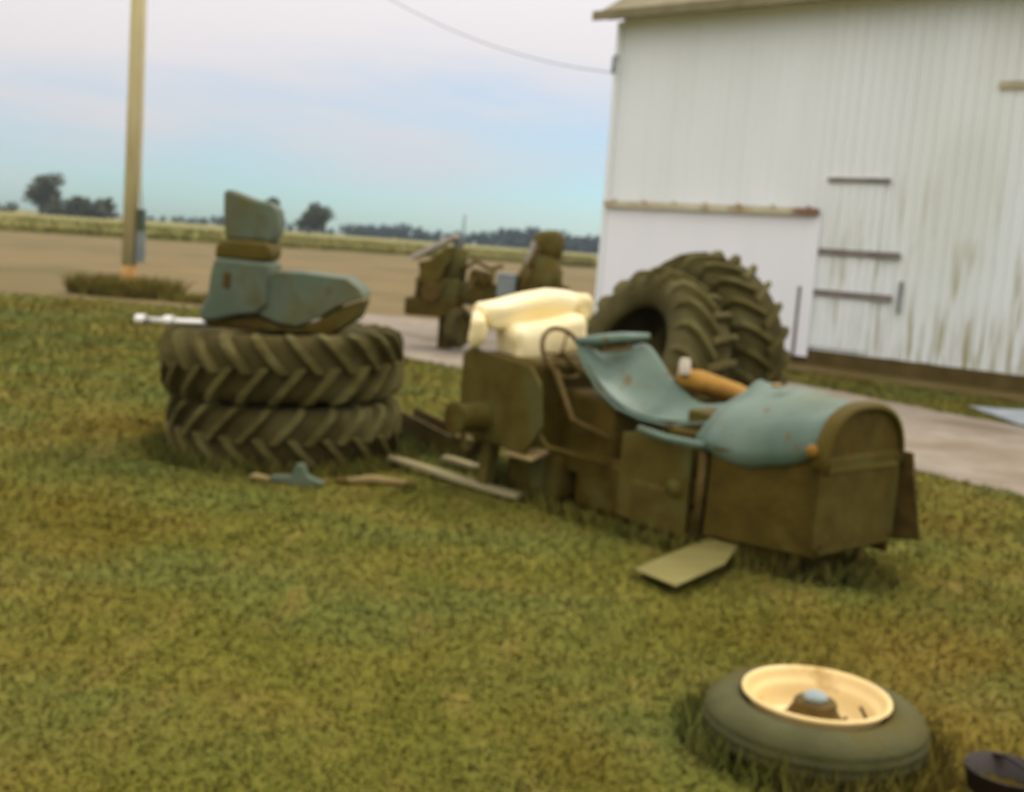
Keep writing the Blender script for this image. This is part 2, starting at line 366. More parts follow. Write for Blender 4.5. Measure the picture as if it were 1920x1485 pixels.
def treeline(name, label, pts, h0, h1, seed, m, dens=1.0, kind='stuff'):
    rnd = random.Random(seed); mb = MB()
    for i in range(len(pts)-1):
        a = Vector(pts[i]); b = Vector(pts[i+1]); L_ = (b-a).length; k = int(L_/3*dens)
        for j in range(k):
            p = a.lerp(b, (j+rnd.random())/k); hh = h0 + (h1-h0)*max(0, min(1, .5+.9*noise.noise(Vector((p.x*.035, p.y*.02, seed)))))
            hh *= rnd.uniform(.8,1.08)
            leaf_mesh(mb, [(Vector((p.x, p.y+rnd.uniform(-3,3), hh*.65)), hh*.42), (Vector((p.x+rnd.uniform(-2,2), p.y, hh*.3)), hh*.4)], 34, hh*.21, rnd)
    return tag(mb.build(name, MT[m]), label, None, kind=kind)
treeline('distant_woods', None, [(-74,470),(-20,470),(40,480),(120,500)], 5.4, 11.5, 41, 'farleaf', 1.4)
treeline('distant_hedgerow', None, [(-190,470),(-76,470)], 3.2, 5.2, 42, 'farleaf')
hr = treeline('field_hedge', 'low dark hedge right of the round tree at far left', [(-103.5,256,0),(-91.5,258,0)], 4.4, 6.2, 43, 'leaf', 1.8, kind=None)
hr['category'] = 'hedge'
hr2 = treeline('field_hedge', 'low hedge left of the round tree, cut by the left edge', [(-124,256,0),(-112,256,0)], 3.0, 3.8, 44, 'leaf', 1.2, kind=None)
hr2['category'] = 'hedge'
hr['group'] = hr2['group'] = 'hedges on the left skyline'

# ------------------------------------------------------------------ barn
barn = empty('barn', 'big white board sided barn with a sliding door and overhanging eave', 'barn', BA, (0, 0, math.atan2(BD.y, BD.x)))
# local: x along the wall, -y out of the wall (towards the camera), z up
LEN, DEP, EAVE = 15.0, 9.0, 5.98
rnd = random.Random(5); w = MB(); x = 0
while x < LEN:
    bw = .185; z0 = .27 + rnd.uniform(-.05, .03) + (rnd.uniform(-.05,.0) if x > 4 else 0)
    w.box((x+bw/2, -.012+rnd.uniform(-.003,.003), (z0+EAVE)/2), (bw-(.002 if x < 4.1 else .006), .024, EAVE-z0)); x += bw
w.box((LEN/2, .03, (.2+EAVE)/2), (LEN-.01, .05, EAVE-.2))
w.build('wall', MT['white'], barn)
sw = MB(); y = .06
while y < DEP:
    sw.box((-.0, y+.09, (.25+EAVE)/2), (.024, .175, EAVE-.25)); sw.box((LEN, y+.09, (.25+EAVE)/2), (.024, .175, EAVE-.25)); y += .185
sw.box((.04, DEP/2+.03, 3), (.04, DEP-.08, 5.6)); sw.box((LEN-.04, DEP/2+.03, 3), (.04, DEP-.08, 5.6))
for xx in (0.02, LEN-.02): sw.prism([(0,EAVE),(DEP/2,EAVE+2.6),(DEP,EAVE)], -.012, .012, Matrix.Translation((xx,0,0)) @ Matrix.Rotation(R(90),4,'Z'))
sw.box((LEN/2, DEP, EAVE/2+.1), (LEN-.1, .05, EAVE-.2)); sw.build('side_wall', MT['white'], barn)
MB().box((LEN/2, .05, .12), (LEN+.02, .16, .30)).build('foundation', MT['found'], barn, bevel=.01)
MB().box((-.03, -.03, 3.05), (.12, .10, 5.6)).build('corner_board', MT['white'], barn, bevel=.004)
rf = MB(); pr = math.atan2(2.6, DEP/2)
for sgn in (-1, 1):
    cx = DEP/2 + sgn*(DEP/4+.12); T = Matrix.Translation((LEN/2+.12, cx, EAVE+1.3-.02)) @ Matrix.Rotation(-sgn*pr, 4, 'X')
    rf.box((0,0,.09), (LEN+.96, math.hypot(DEP/2, 2.6)+.55, .10), T)
rf.build('roof', MT['roof'], barn)
MB().box((LEN/2+.12, -.50, EAVE-.085), (LEN+.96, .04, .17)).build('fascia', MT['roof'], barn, bevel=.006)
MB().box((LEN/2+.12, -.255, EAVE-.06), (LEN+.9, .44, .03)).build('soffit', MT['roof'], barn)
MB().tube([(-.05,-.05,5.25),(-.05,-.16,5.2),(-.05,-.16,4.9)], .035, 8).build('insulator', MT['cap'], barn, smooth=True)
# sliding door, its rail and the battened hatch
door = MB(); x = .06; rnd = random.Random(9)
while x < 4.18:
    door.box((x+.145, -.085+rnd.uniform(-.001,.001), 1.29), (.2885, .03, 2.30)); x += .29
door.box((2.1,-.055,1.29), (4.08,.028,2.26))
dr = door.build('sliding_door', MT['door'], barn)
MB().box((4.165, -.105, .72), (.05, .03, 1.15)).build('edge_strip', MT['batten'], dr)
rail = MB().box((2.17, -.12, 2.52), (4.36, .10, .11)); rail.box((2.17,-.19,2.475),(4.3,.035,.03)); 
for k in range(7): rail.box((.25+k*.66, -.18, 2.53), (.07, .03, .16))
rail.build('door_rail', MT['rusty_rail'], barn, bevel=.006)
hat = MB(); rnd = random.Random(4)
for k in range(7): hat.box((4.40+.145*k+.07, -.045+rnd.uniform(-.003,.003), 1.72), (.139, .022, 2.78))
ht = hat.build('hatch', MT['white'], barn)
for (zc, xa, xb, hh) in ((1.22,4.33,5.74,.10),(1.89,4.36,5.80,.10),(3.05,4.45,5.50,.07)):
    MB().box(((xa+xb)/2, -.078, zc), (xb-xa, .04, hh)).build('batten', MT['batten'], ht, bevel=.005)
MB().box((5.86,-.06,1.25),(.03,.07,.5)).build('latch_bar', MT['boxgrey'], ht, bevel=.004)
MB().box((7.3,-.05,4.47),(.62,.05,.11)).build('vent_slot', MT['slot'], barn, bevel=.005)

# ------------------------------------------------------------------ utility pole and cable
pole = empty('utility_pole', 'tall round wooden pole with a grey meter box at the field edge', 'pole', (-8.0, 23.5, 0))
MB().tube([(0,0,.62),(.005,0,4),(.0,0,9.6)], [.150,.138,.11], 16).build('shaft', MT['pole'], pole, smooth=True)
MB().tube([(0,0,-.2),(0,0,.62)], [.158,.151], 16).build('butt', MT['pole_base'], pole, smooth=True)
b = MB().box((.24,-.05,1.0), (.16,.14,.58)).build('meter_box', MT['boxgrey'], pole, bevel=.012)
MB().box((.24,-.05,1.315), (.17,.15,.03)).build('lid', MT['boxgrey'], b)
MB().box((.235,-.04,1.56), (.15,.12,.44)).build('switch_box', MT['darkgreen'], pole, bevel=.02)
MB().tube([(.22,0,1.8),(.19,-.02,2.3),(.16,-.0,9.2)], .02, 8).build('conduit', MT['pole'], pole, smooth=True)
MB().box((0,-.13,9.2),(2.2,.09,.11)).build('crossarm', MT['pole'], pole)
a = BA + BD*(-.05) + BN*.16 + Vector((0,0,4.92)); b_ = Vector((-7.4, 23.4, 9.3)); pp = []
for i in range(33):
    t = i/32; p = a.lerp(b_, t); p.z -= 1.3*4*t*(1-t)*.75; pp.append(p)
wr = MB().tube(pp, .009, 6).build('power_cable', MT['wire'], smooth=True)
tag(wr, 'thin overhead cable sagging from the barn corner up to the pole', 'cable')

# ------------------------------------------------------------------ rear tyres
def tyre_parts(root, seed=0):
    prof = [(.50,.165),(.535,.205),(.62,.240),(.70,.242),(.765,.222),(.797,.150),(.805,.05),(.805,-.05),(.797,-.150),(.765,-.222),(.70,-.242),(.62,-.240),(.535,-.205),(.50,-.165),
            (.515,-.150),(.56,-.180),(.66,-.205),(.74,-.17),(.765,0),(.74,.17),(.66,.205),(.56,.180),(.515,.150)]
    MB().lathe(prof, 72, closed=True).build('casing', MT['rubber'], root, smooth=True)
    t = MB(); Nl = 22
    st = [(0,-.02,.79,-.02,.868,1),(.085,.075,.79,.075,.872,1),(.17,.16,.78,.165,.866,.96),(.22,.212,.755,.232,.838,.9),(.245,.232,.72,.262,.765,.82),(.255,.238,.665,.252,.668,.6)]
    for s in (-1, 1):
        for k in range(Nl):
            a0 = 2*math.pi*(k + (.5 if s > 0 else 0))/Nl; vs = []; fs = []
            for (da, zb, rb, zt, rt, wf) in st:
                for (z, r_, wd) in ((zb, rb, .040), (zt, rt, .030)):
                    for e in (-1, 1):
                        an = a0 + da + e*wd*wf/r_*1.0
                        vs.append((r_*math.cos(an), r_*math.sin(an), s*z))
            m = len(st)
            for i in range(m-1):
                o = i*4; q = o+4
                fs += [(o+2,o+3,q+3,q+2), (o,o+2,q+2,q), (o+3,o+1,q+1,q+3), (o+1,o,q,q+1)]
            fs += [(0,1,3,2), ((m-1)*4,(m-1)*4+2,(m-1)*4+3,(m-1)*4+1)]
            t.add(vs, fs)
    t.build('tread', MT['lug'], root, bevel=.006, seg=1)
G = 'big rear tractor tyres'
def flat_rot(tilt, flip, spin):
    return (Matrix.Rotation(R(tilt),4,'Y') @ Matrix.Rotation(R(flip),4,'X') @ Matrix.Rotation(spin,4,'Z')).to_euler()
ty1 = empty('tractor_tyre', 'lower of the two big lugged tyres stacked flat on the lawn', 'tyre', (-1.615, 8.17, .215), flat_rot(-.8, .5, .1), G)
ty1.scale = (.955, .955, .86)
tyre_parts(ty1)
def dup(root, label, loc, rot):
    r_ = root.copy(); COL.objects.link(r_); r_.location = loc; r_.rotation_euler = rot; r_['label'] = label
    for ch in list(root.children):
        c = ch.copy(); COL.objects.link(c); c.parent = r_
    return r_
dup(ty1, 'upper of the two big lugged tyres stacked flat, carrying the green cowling', (-1.65, 8.18, .672), flat_rot(-2.6, 180, .8)).scale = (.985, .985, .92)
def tilt_rot(axis, spin):
    q = Vector(axis).normalized().to_track_quat('Z', 'Y'); return (q.to_matrix().to_4x4() @ Matrix.Rotation(spin,4,'Z')).to_euler()
# pair leaning together before the barn door
dup(ty1, 'big lugged tyre standing nearest the sliding barn door, tread to the right', (1.72, 10.30, .85), tilt_rot((-.84,-.50,-.14), .3)).scale = (.96, .96, 1.05)
dup(ty1, 'big lugged tyre slumped against another tyre, behind the teal sheet metal', (1.06, 9.45, .655), tilt_rot((-.80,-.42,.38), 1.0)).scale = (.99, .99, 1.12)

# ------------------------------------------------------------------ green cowling and pipe on the stack
cw = empty('tractor_cowling', 'weathered green sheet metal cowling with a tall back, on the stacked tyres', 'cowling', (-1.58, 8.02, .955))
cw.scale = (.955, .955, 1.02)
# local coordinates: x right, y away, z up from the tyre top
def P_(pts): return [(x_, z_) for x_, z_ in pts]
right = [(-.32,.02),(-.20,.05),(-.05,.00),(.08,-.01),(.22,.05),(.36,.14),(.545,.21),(.52,.27),(.42,.335),(.10,.355),(-.10,.345),(-.14,.315),(-.16,.1)]
MB().prism(P_(right), -.22, .24).build('hood_panel', MT['teal2'], cw, bevel=.035, seg=3, smooth=True)
left = [(-.60,-.02),(-.50,-.01),(-.36,.03),(-.20,.06),(-.13,.12),(-.135,.40),(-.52,.41),(-.545,.30),(-.56,.15),(-.615,.05)]
lb = MB().prism(P_(left), -.26, .22).build('side_panel', MT['teal2'], cw, bevel=.03, seg=3, smooth=True)
MB().box((-.42,-.263,.27),(.05,.02,.10)).build('slot', MT['hub'], lb, bevel=.008)
band = [(-.53,.405),(-.15,.405),(-.125,.47),(-.16,.535),(-.46,.535),(-.52,.50)]
MB().prism(P_(band), -.22, .18).build('band', MT['olive'], cw, bevel=.025, seg=2, smooth=True)
back = [(-.49,.53),(-.145,.53),(-.105,.62),(-.115,.74),(-.16,.795),(-.30,.815),(-.47,.865),(-.515,.86),(-.51,.70)]
MB().prism(P_(back), -.10, .14).build('back_panel', MT['teal2'], cw, bevel=.03, seg=3, smooth=True)
under = [(-.58,-.055),(-.42,-.06),(.32,-.06),(.50,.06),(.545,.20),(.36,.13),(.22,.04),(.08,-.02),(-.05,-.01),(-.20,.04),(-.36,.02),(-.56,.03)]
MB().prism(P_(under), -.20, .22).build('under_shade', MT['iron'], cw, bevel=.02, smooth=True)  # dark infill giving the shade beneath the cowling a solid shape
pi_ = empty('metal_pipe', 'bright dull chrome pipe sticking out over the left of the stacked tyres', 'pipe', (-2.30, 7.95, .905), (0, R(-2), R(-4)))
MB().tube([(-.36,0,0),(.38,0,0)], .028, 14).build('shaft', MT['chrome'], pi_, smooth=True)
for xx in (-.32, -.12): MB().tube([(xx-.035,0,0),(xx+.035,0,0)], .045, 14).build('collar', MT['chrome'], pi_, bevel=.008)

# ------------------------------------------------------------------ front wheel in the foreground
fwl = empty('front_wheel', 'small grey tyre on a cream steel rim lying flat in the foreground grass', 'wheel', (1.095, 3.70, .098), (R(.3), R(-1), 0)); fwl.scale = (.955,.955,.92)
prof = [(.228,.050),(.25,.074),(.285,.086),(.325,.080),(.358,.062),(.378,.040),(.384,.026),(.380,.018),(.390,.008),(.390,-.010),(.384,-.018),(.390,-.028),(.386,-.050),(.375,-.070),(.350,-.088),(.30,-.095),(.25,-.095),(.228,-.085)]
MB().lathe(prof, 80, closed=True).build('tyre', MT['greytyre'], fwl, smooth=True)
rp = [(.258,.098),(.256,.106),(.247,.108),(.238,.098),(.232,.080),(.226,.066),(.214,.060),(.206,.048),(.198,.022),(.182,-.006),(.162,-.022),(.135,-.028),(.115,-.030),(.085,-.036),(.0,-.046),(.0,-.056),(.17,-.066),(.232,-.075),(.225,.0),(.228,.06),(.24,.098)]
rim = MB().lathe(rp, 80, cap=False).build('rim', MT['cream'], fwl, smooth=True)
hb = MB().lathe([(.0,-.045),(.140,-.045),(.138,-.016),(.124,-.012),(.108,-.010),(.094,.014),(.078,.042),(.074,.070),(.060,.080),(.0,.080)], 32).build('hub', MT['hub'], fwl, smooth=True, bevel=.003)
MB().lathe([(.0,.108),(.024,.105),(.040,.095),(.047,.081),(.0,.081)], 24).build('cap', MT['cap'], hb, smooth=True)
for k in range(6):
    a = k*math.pi/3
    MB().lathe([(.0,.0),(.013,.0),(.013,.016),(.006,.018),(.006,.03),(.0,.03)], 6, M=Matrix.Translation((.112*math.cos(a), .112*math.sin(a), -.014))).build('lug_nut', MT['hub'], hb)
MB().tube([(.185,-.03,.0),(.165,-.03,.045),(.15,-.03,.07)], .006, 8).build('valve', MT['black'], rim, smooth=True)

# ------------------------------------------------------------------ stripped tractor
OT = Vector((.21, 7.70, 0)); TF = Vector((.664, -.747, 0)); TL = Vector((.747, .664, 0))
tr = empty('stripped_tractor', 'wheelless teal tractor with dark grille nose and cream yellow seat', 'tractor', OT, (0, 0, math.atan2(TF.y, TF.x)))
def loc(p):
    v = Vector(p)-OT+Vector((-.045,0,-.004)); return Vector((v.dot(TF), v.dot(TL), v.z))
# hood: a vault of sheet metal
def arch(w_, top, bot, p=2.6, n=17):
    o = []
    for i in range(n):
        a = math.pi*(1-i/(n-1)); c, s_ = math.cos(a), math.sin(a)
        o.append((w_*math.copysign(abs(c)**(2/p), c), bot+(top-bot)*abs(s_)**(2/p)))
    return o
rows = []
for i in range(9):
    t = i/8; x = 1.55 + t*.85; top = .890+.025*math.sin(t*2.6)+.005*t; bot = .585+.085*t**3 - .055*math.sin(t*math.pi)
    q = 1-t
    rows.append([(x - .05*q*(y/.3), y + .08*q*((z-bot)/(top-bot))**1.3 + .05*q*(y>0), z + q*((z-bot)/(top-bot))*(.135*y/.33 - .045)) for (y, z) in arch(.325 + .035*t, top, bot, 2.5+1.2*q, 21)])
rows = [[(x, y, z+.016*noise.noise(Vector((x*5, y*5, 7)))+.007*noise.noise(Vector((x*14, y*9, 1)))) for x, y, z in r_] for r_ in rows]
hd = MB().grid(rows).build('hood', MT['teal'], tr, smooth=True, solid=.012)
MB().lathe([(.0,.02),(.026,.02),(.032,.012),(.034,0)], 16, M=Matrix.Translation((1.80,.10,.925))).build('filler_cap', MT['tan'], hd, smooth=True)
MB().tube([Vector(p) for p in rows[0]], .010, 6).build('rear_bead', MT['teal'], hd, smooth=True)
# nose: dark radiator shell with arched top
RX = Matrix.Rotation(R(90),4,'Z') @ Matrix.Scale(-1,4,(0,1,0))
nose = [(-.335,.50),(.335,.50)] + [(y, z) for (y, z) in reversed(arch(.340,.892,.64, 2.5, 17))]
MB().grid([[(x_, y*k_, z+dz) for (y, z) in arch(.368,.925,.60,2.5,21)] for (x_, k_, dz) in ((2.395,1.0,.002),(2.405,1.015,.010),(2.44,1.015,.012),(2.468,1.0,0),(2.474,.95,-.02))]).build('nose_shell', MT['olive'], tr, smooth=True, solid=.012)
ns = MB().prism(nose, 2.24, 2.452, RX).build('radiator', MT['iron'], tr, bevel=.01)
fp = MB().prism([(-.365,.20),(-.33,.165),(.33,.165),(.365,.20),(.365,.675),(-.365,.665)], 2.435, 2.462, RX).build('front_panel', MT['iron2'], tr, bevel=.008)
ge_ = MB()
for k in range(9): ge_.box((2.465, -.26+.065*k, .42), (.005, .050, .40))
ge_ = MB().box((2.466,0,.60),(.008,.66,.03)); ge_.build('seam', MT['olive'], fp, bevel=.003, seg=1)
MB().tube([(2.44,y,z) for (y,z) in arch(.350,.905,.62,2.5,19)], .014, 8).build('arch_bead', MT['olive'], tr, smooth=True)
for (ax,az) in ((-.32,.63),(.32,.63),(-.32,.22),(.32,.22)): MB().tube([(2.455,ax,az),(2.474,ax,az)], .014, 6).build('bolt', MT['hub'], fp)
MB().prism([(1.72,.10),(2.44,.15),(2.44,.62),(1.74,.60)], -.332, -.312).build('side_panel', MT['iron'], tr, bevel=.006)
MB().prism([(1.05,.06),(1.58,.05),(1.58,.56),(1.30,.60),(1.05,.56)], -.318, -.298).build('side_panel', MT['iron2'], tr, bevel=.006)
MB().prism([(1.72,.10),(2.44,.10),(2.44,.64),(1.74,.60)], .350, .372).build('side_panel', MT['iron'], tr, bevel=.006)
MB().tube([(1.66,-.30,.02),(1.66,-.30,.58)], .030, 10).build('post', MT['hub'], tr, smooth=True)
fl = [(2.36,.66),(2.50,.66),(2.60,.20),(2.40,.16)]
MB().tube([(2.30,-.28,.2),(2.30,-.28,.0)], .03, 8).build('front_leg', MT['iron'], tr, smooth=True)
MB().prism(fl, .40, .42).build('side_flap', MT['hub'], tr, bevel=.004)
MB().tube([(2.42,.10,.20),(2.44,.12,.0)], .020, 8).build('front_leg', MT['hub'], tr, smooth=True)
MB().lathe([(0,.03),(.032,.022),(.042,.0),(.042,-.03),(0,-.04)], 16, M=Matrix.Translation((2.40,-.40,.70)) @ Matrix.Scale(.75,4) @ Matrix.Rotation(R(90),4,'X')).build('lamp', MT['rust'], tr, smooth=True)
# engine and frame
e = MB().box((1.72,0,.42),(.86,.40,.42)); e.box((1.72,0,.68),(.74,.22,.12)); e.box((1.60,0,.15),(.66,.30,.18)); e.box((2.15,0,.36),(.10,.5,.46))
eb = e.build('engine', MT['iron'], tr, bevel=.02)
MB().tube([(1.48,-.22,.30),(1.48,-.33,.30)], .06, 14).build('oil_filter', MT['iron2'], eb, smooth=True)
MB().tube([(1.82,-.21,.36),(1.82,-.30,.36)], .075, 14).build('pulley', MT['iron'], eb, smooth=True, bevel=.006)
MB().box((1.98,-.24,.34),(.12,.06,.40)).build('side_cover', MT['hub'], eb, bevel=.01)
MB().box((1.45,-.02,.10),(1.50,.50,.20)).build('oil_pan', MT['iron'], eb, bevel=.04)
MB().box((1.35,-.26,.17),(.42,.14,.30)).build('starter', MT['iron2'], eb, bevel=.05, seg=3, smooth=True)
for s in (-1, 1):
    MB().box((1.25,s*.25,.30),(2.1,.05,.14)).build('frame_rail', MT['iron'], tr, bevel=.01)
MB().tube([(1.24,-.39,.615),(1.45,-.40,.60),(1.70,-.38,.60)], .022, 10).build('fuel_line', MT['teal'], tr, smooth=True)
MB().box((1.15,0,.13),(.25,.42,.26)).build('bell_foot', MT['iron2'], tr, bevel=.03)
MB().box((2.18,0,.06),(.22,.44,.12)).build('front_foot', MT['iron'], tr, bevel=.02)
# transmission and rear housing
h = MB().box((.12,-.03,.60),(.64,.86,.60)); h.box((.62,0,.50),(.56,.50,.46)); h.box((.16,0,.30),(.42,.5,.22))
rh = h.build('rear_housing', MT['iron'], tr, bevel=.04, seg=3)
pl = MB().box((.15,-.475,.64),(.36,.03,.36)); pl.build('side_plate', MT['iron2'], rh, bevel=.012)
for (px_, pz) in ((.0,.52),(.30,.52),(.0,.80),(.30,.80),(.15,.84),(.15,.48)):
    MB().tube([(px_,-.485,pz-.02),(px_,-.505,pz-.02)], .016, 6).build('bolt', MT['hub'], rh)
MB().lathe([(0,.02),(.10,.02),(.13,.0),(.13,-.03)], 20, M=Matrix.Translation((-.19,-.08,.62)) @ Matrix.Rotation(R(-90),4,'Y')).build('shaft_cover', MT['iron2'], rh, smooth=True)
for s in (-1, 1):
    MB().tube([(.05,s*.36,.50),(.05,s*.55,.50),(.05,s*.78,.50),(.05,s*.80,.50)], [.15,.10,.085,.11], 16).build('axle_housing', MT['iron'], tr, smooth=True, bevel=.01)
    MB().box((.02,s*.46,.20),(.09,.09,.40),rot=Matrix.Rotation(R(6*s),4,'X')).build('leg', MT['iron2'], tr, bevel=.008)
    MB().box((.40,s*.34,.14),(.10,.10,.30)).build('leg', MT['iron2'], tr, bevel=.008)
MB().box((.30,-.10,.17),(.50,.50,.30)).build('differential_case', MT['iron'], rh, bevel=.06, seg=3, smooth=True)
MB().box((.86,-.06,.19),(.44,.46,.34)).build('clutch_case', MT['iron'], tr, bevel=.05, seg=3, smooth=True)
MB().prism([(-.20,.42),(-.10,.36),(.46,.33),(.60,.52),(.56,.78),(.46,.88),(-.12,.93),(-.20,.88)], -.56, -.535).build('side_shield', MT['iron2'], tr, bevel=.006)
MB().tube([(.30,-.50,.78),(.44,-.54,.58),(.60,-.50,.40),(.95,-.32,.34)], .016, 8).build('hose', MT['iron'], tr, smooth=True)
MB().tube([(.52,-.40,.86),(.70,-.40,.58),(.92,-.30,.50)], .020, 8).build('hose', MT['hub'], tr, smooth=True)
for (xx, yy2) in ((.56,.02),(.66,.12)):
    lv = MB().tube([(xx,yy2,.72),(xx-.05,yy2,1.0),(xx-.02,yy2+.02,1.10)], .010, 8).build('lever', MT['hub'], tr, smooth=True)
MB().tube([(-.30,-.36,.95),(-.34,-.40,.62),(-.33,-.40,.22),(-.26,-.40,.20)], .020, 8).build('bracket', MT['iron'], tr, smooth=True)
MB().box((.42,-.50,.33),(.26,.16,.02),rot=Matrix.Rotation(R(18),4,'X')).build('step_plate', MT['tan'], tr, bevel=.005)
MB().tube([(.34,-.36,.40),(.38,-.48,.36)],.016,8).build('step_arm', MT['iron'], tr, smooth=True)
MB().box((.74,.0,.66),(.30,.34,.12),rot=Matrix.Rotation(R(-6),4,'Y')).build('console', MT['iron'], tr, bevel=.02)
# cowl: bent green sheet between seat and hood
nearE = [(.431,7.1,1.032),(.483,7.0,.896),(.563,6.92,.78),(.678,6.85,.687),(.82,6.78,.64),(.971,6.7,.625),(1.13,6.56,.668),(1.21,6.47,.70)]
farE = [(.865,7.25,1.076),(.933,7.2,1.011),(.992,7.15,.919),(1.053,7.1,.850),(1.111,7.0,.79),(1.168,6.9,.75),(1.25,6.76,.765),(1.33,6.68,.80)]
rows = []
for a, b2 in zip(nearE, farE):
    a = Vector(a); b2 = Vector(b2); row = []
    for j in range(9):
        t = j/8; p = a.lerp(b2, t); p.z += -.045*math.sin(t*math.pi) + .02*math.exp(-(t/.12)**2); p.z += .018*noise.noise(Vector((p.x*6, p.y*6, 3))); row.append(loc(p))
    rows.append(row)
co = MB().grid(rows).build('cowl', MT['teal'], tr, smooth=True, solid=.014, sub=1)
MB().tube([loc(p) for p in nearE], .013, 8).build('rolled_edge', MT['teal'], co, smooth=True)
lip = [loc(p) for p in ((.42,7.12,1.045),(.55,7.10,1.065),(.70,7.12,1.09),(.87,7.2,1.105))]
MB().tube(lip, [.034,.052,.050,.030], 12, flat=.7).build('lip', MT['teal'], co, smooth=True)
MB().tube([loc((.56,7.05,1.00)), loc((.66,7.06,1.02)), loc((.77,7.1,1.035))], [.012,.022,.012], 8, flat=.7).build('slot', MT['hub'], co, smooth=True)
# seat
lump = bpy.data.textures.new('lump', 'CLOUDS'); lump.noise_scale = .22
def part_at(o, l, r_):
    o.location = l; o.rotation_euler = r_
    if o.data.materials[0] == MT['seat']:
        sb_ = o.modifiers.new('s', 'SUBSURF'); sb_.levels = sb_.render_levels = 1
        dm = o.modifiers.new('d', 'DISPLACE'); dm.texture = lump; dm.strength = .10; dm.mid_level = .5; dm.texture_coords = 'GLOBAL'
    return o
sroot = part_at(MB().box((0,0,0),(.27,.70,.19)).build('backrest', MT['seat'], tr, bevel=.075, seg=5, smooth=True), (-.05,-.17,1.185), (R(11), R(12), R(-14)))
for (yy_, xx, zz_, rz) in ((-.37,.05,-.045,-22),(.355,.03,-.02,24)):
    part_at(MB().box((0,0,0),(.26,.12,.19)).build('wing', MT['seat'], sroot, bevel=.055, seg=4, smooth=True), (xx,yy_,zz_), (0,0,R(rz)))
part_at(MB().box((0,0,0),(.40,.54,.26)).build('cushion', MT['seat'], sroot, bevel=.08, seg=5, smooth=True), (.12,.06,-.150), (0,R(-10),R(0)))
part_at(MB().box((0,0,0),(.32,.40,.03)).build('seat_base', MT['iron'], sroot, bevel=.005), (.10,.03,-.335), (0,R(-10),0))
# steering wheel
swm = Matrix.Translation((.43,-.26,.955)) @ Matrix.Rotation(R(62),4,'Y')
ringp = [swm @ Vector((.17*math.cos(2*math.pi*k/36), .17*math.sin(2*math.pi*k/36), 0)) for k in range(36)]
swl = MB().tube(ringp, .015, 8, closed=True).build('steering_wheel', MT['hub'], tr, smooth=True)
sp = MB()
for k in range(3):
    a = 2*math.pi*k/3+.5; sp.tube([swm @ Vector((0,0,-.02)), swm @ Vector((.165*math.cos(a), .165*math.sin(a), 0))], .008, 6)
sp.build('spoke', MT['hub'], swl, smooth=True)
MB().tube([swm @ Vector((0,0,0)), swm @ Vector((0,0,.0)) + Vector((.22,.05,-.16))], .018, 8).build('column', MT['iron'], swl, smooth=True)

# loose pieces lying on the tractor
mf = empty('rusty_muffler', 'orange rusted muffler lying on the tractor behind the teal cowl', 'muffler', (1.27, 7.10, .815), (0, R(12), R(-8)))
mf.scale = (1.1, 1.45, .85)
MB().tube([(-.24,0,.0),(-.21,0,0),(-.10,0,.012),(.12,0,0),(.22,0,-.01),(.25,0,-.01)], [.035,.085,.10,.095,.07,.03], 18, flat=.85).build('body', MT['rust'], mf, smooth=True)
MB().tube([(.24,0,-.01),(.36,0,-.015)], .026, 10).build('stub', MT['rust'], mf, smooth=True)
MB().tube([(-.10,0,.0),(-.085,0,.0)], .106, 18, flat=.85).build('seam', MT['rust'], mf)
jr = empty('small_jar', 'small pale jar with a lid beside the orange rusty muffler', 'jar', (1.045, 7.02, .955)); jr.scale = (.8,.8,.8)
MB().lathe([(0,-.075),(.042,-.075),(.046,-.06),(.046,.015),(.038,.03),(.0,.03)], 20).build('body', MT['rag'], jr, smooth=True)
MB().lathe([(0,.05),(.036,.05),(.040,.044),(.040,.028),(.0,.028)], 20).build('lid', MT['rag'], jr)

# ------------------------------------------------------------------ odds and ends on the lawn
def board(name, label, cat, p0, p1, w_, th, m, z=.012, warp=.01):
    a = Vector(p0); b = Vector(p1); d = (b-a); Ln = d.length
    rows = []; o = empty(name, label, cat, ((a+b)/2).to_tuple(), (0,0,math.atan2(d.y,d.x)))
    for i in range(9):
        x_ = (i/8-.5)*Ln; rows.append([(x_+.01*math.sin(i*3.3+j*1.3), (j/4-.5)*w_, z + warp*math.sin(i*.6+1)) for j in range(5)])
    MB().grid(rows).build('plank' if 'plank' in name else 'panel', m, o, solid=th, bevel=.003, seg=1); return o
board('wooden_plank', 'long pale plank lying between the stacked tyres and the tractor', 'plank', (-.86,7.98,.03), (.10,7.08,.03), .10, .03, MT['wood'], .02)
board('short_plank', 'short pale board lying under the left side of the tractor', 'board', (-.46,8.1,.03), (-.12,7.9,.03), .09, .03, MT['wood'], .02)
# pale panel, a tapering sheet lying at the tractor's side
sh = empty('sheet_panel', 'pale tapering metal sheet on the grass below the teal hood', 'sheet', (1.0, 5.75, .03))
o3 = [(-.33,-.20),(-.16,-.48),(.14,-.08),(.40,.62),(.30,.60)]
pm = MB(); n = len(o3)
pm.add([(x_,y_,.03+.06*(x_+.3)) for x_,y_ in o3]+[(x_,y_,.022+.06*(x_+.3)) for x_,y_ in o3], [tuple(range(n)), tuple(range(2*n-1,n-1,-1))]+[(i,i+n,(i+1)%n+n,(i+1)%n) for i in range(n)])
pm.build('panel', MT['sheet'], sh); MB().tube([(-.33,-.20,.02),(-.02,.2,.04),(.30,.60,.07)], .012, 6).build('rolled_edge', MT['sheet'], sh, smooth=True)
bm_ = empty('steel_channel', 'dark steel channel beam running from the stacked tyres to the tractor', 'beam', (-.53,8.70,.0), (0, R(4), math.atan2(-1.0,.66)))
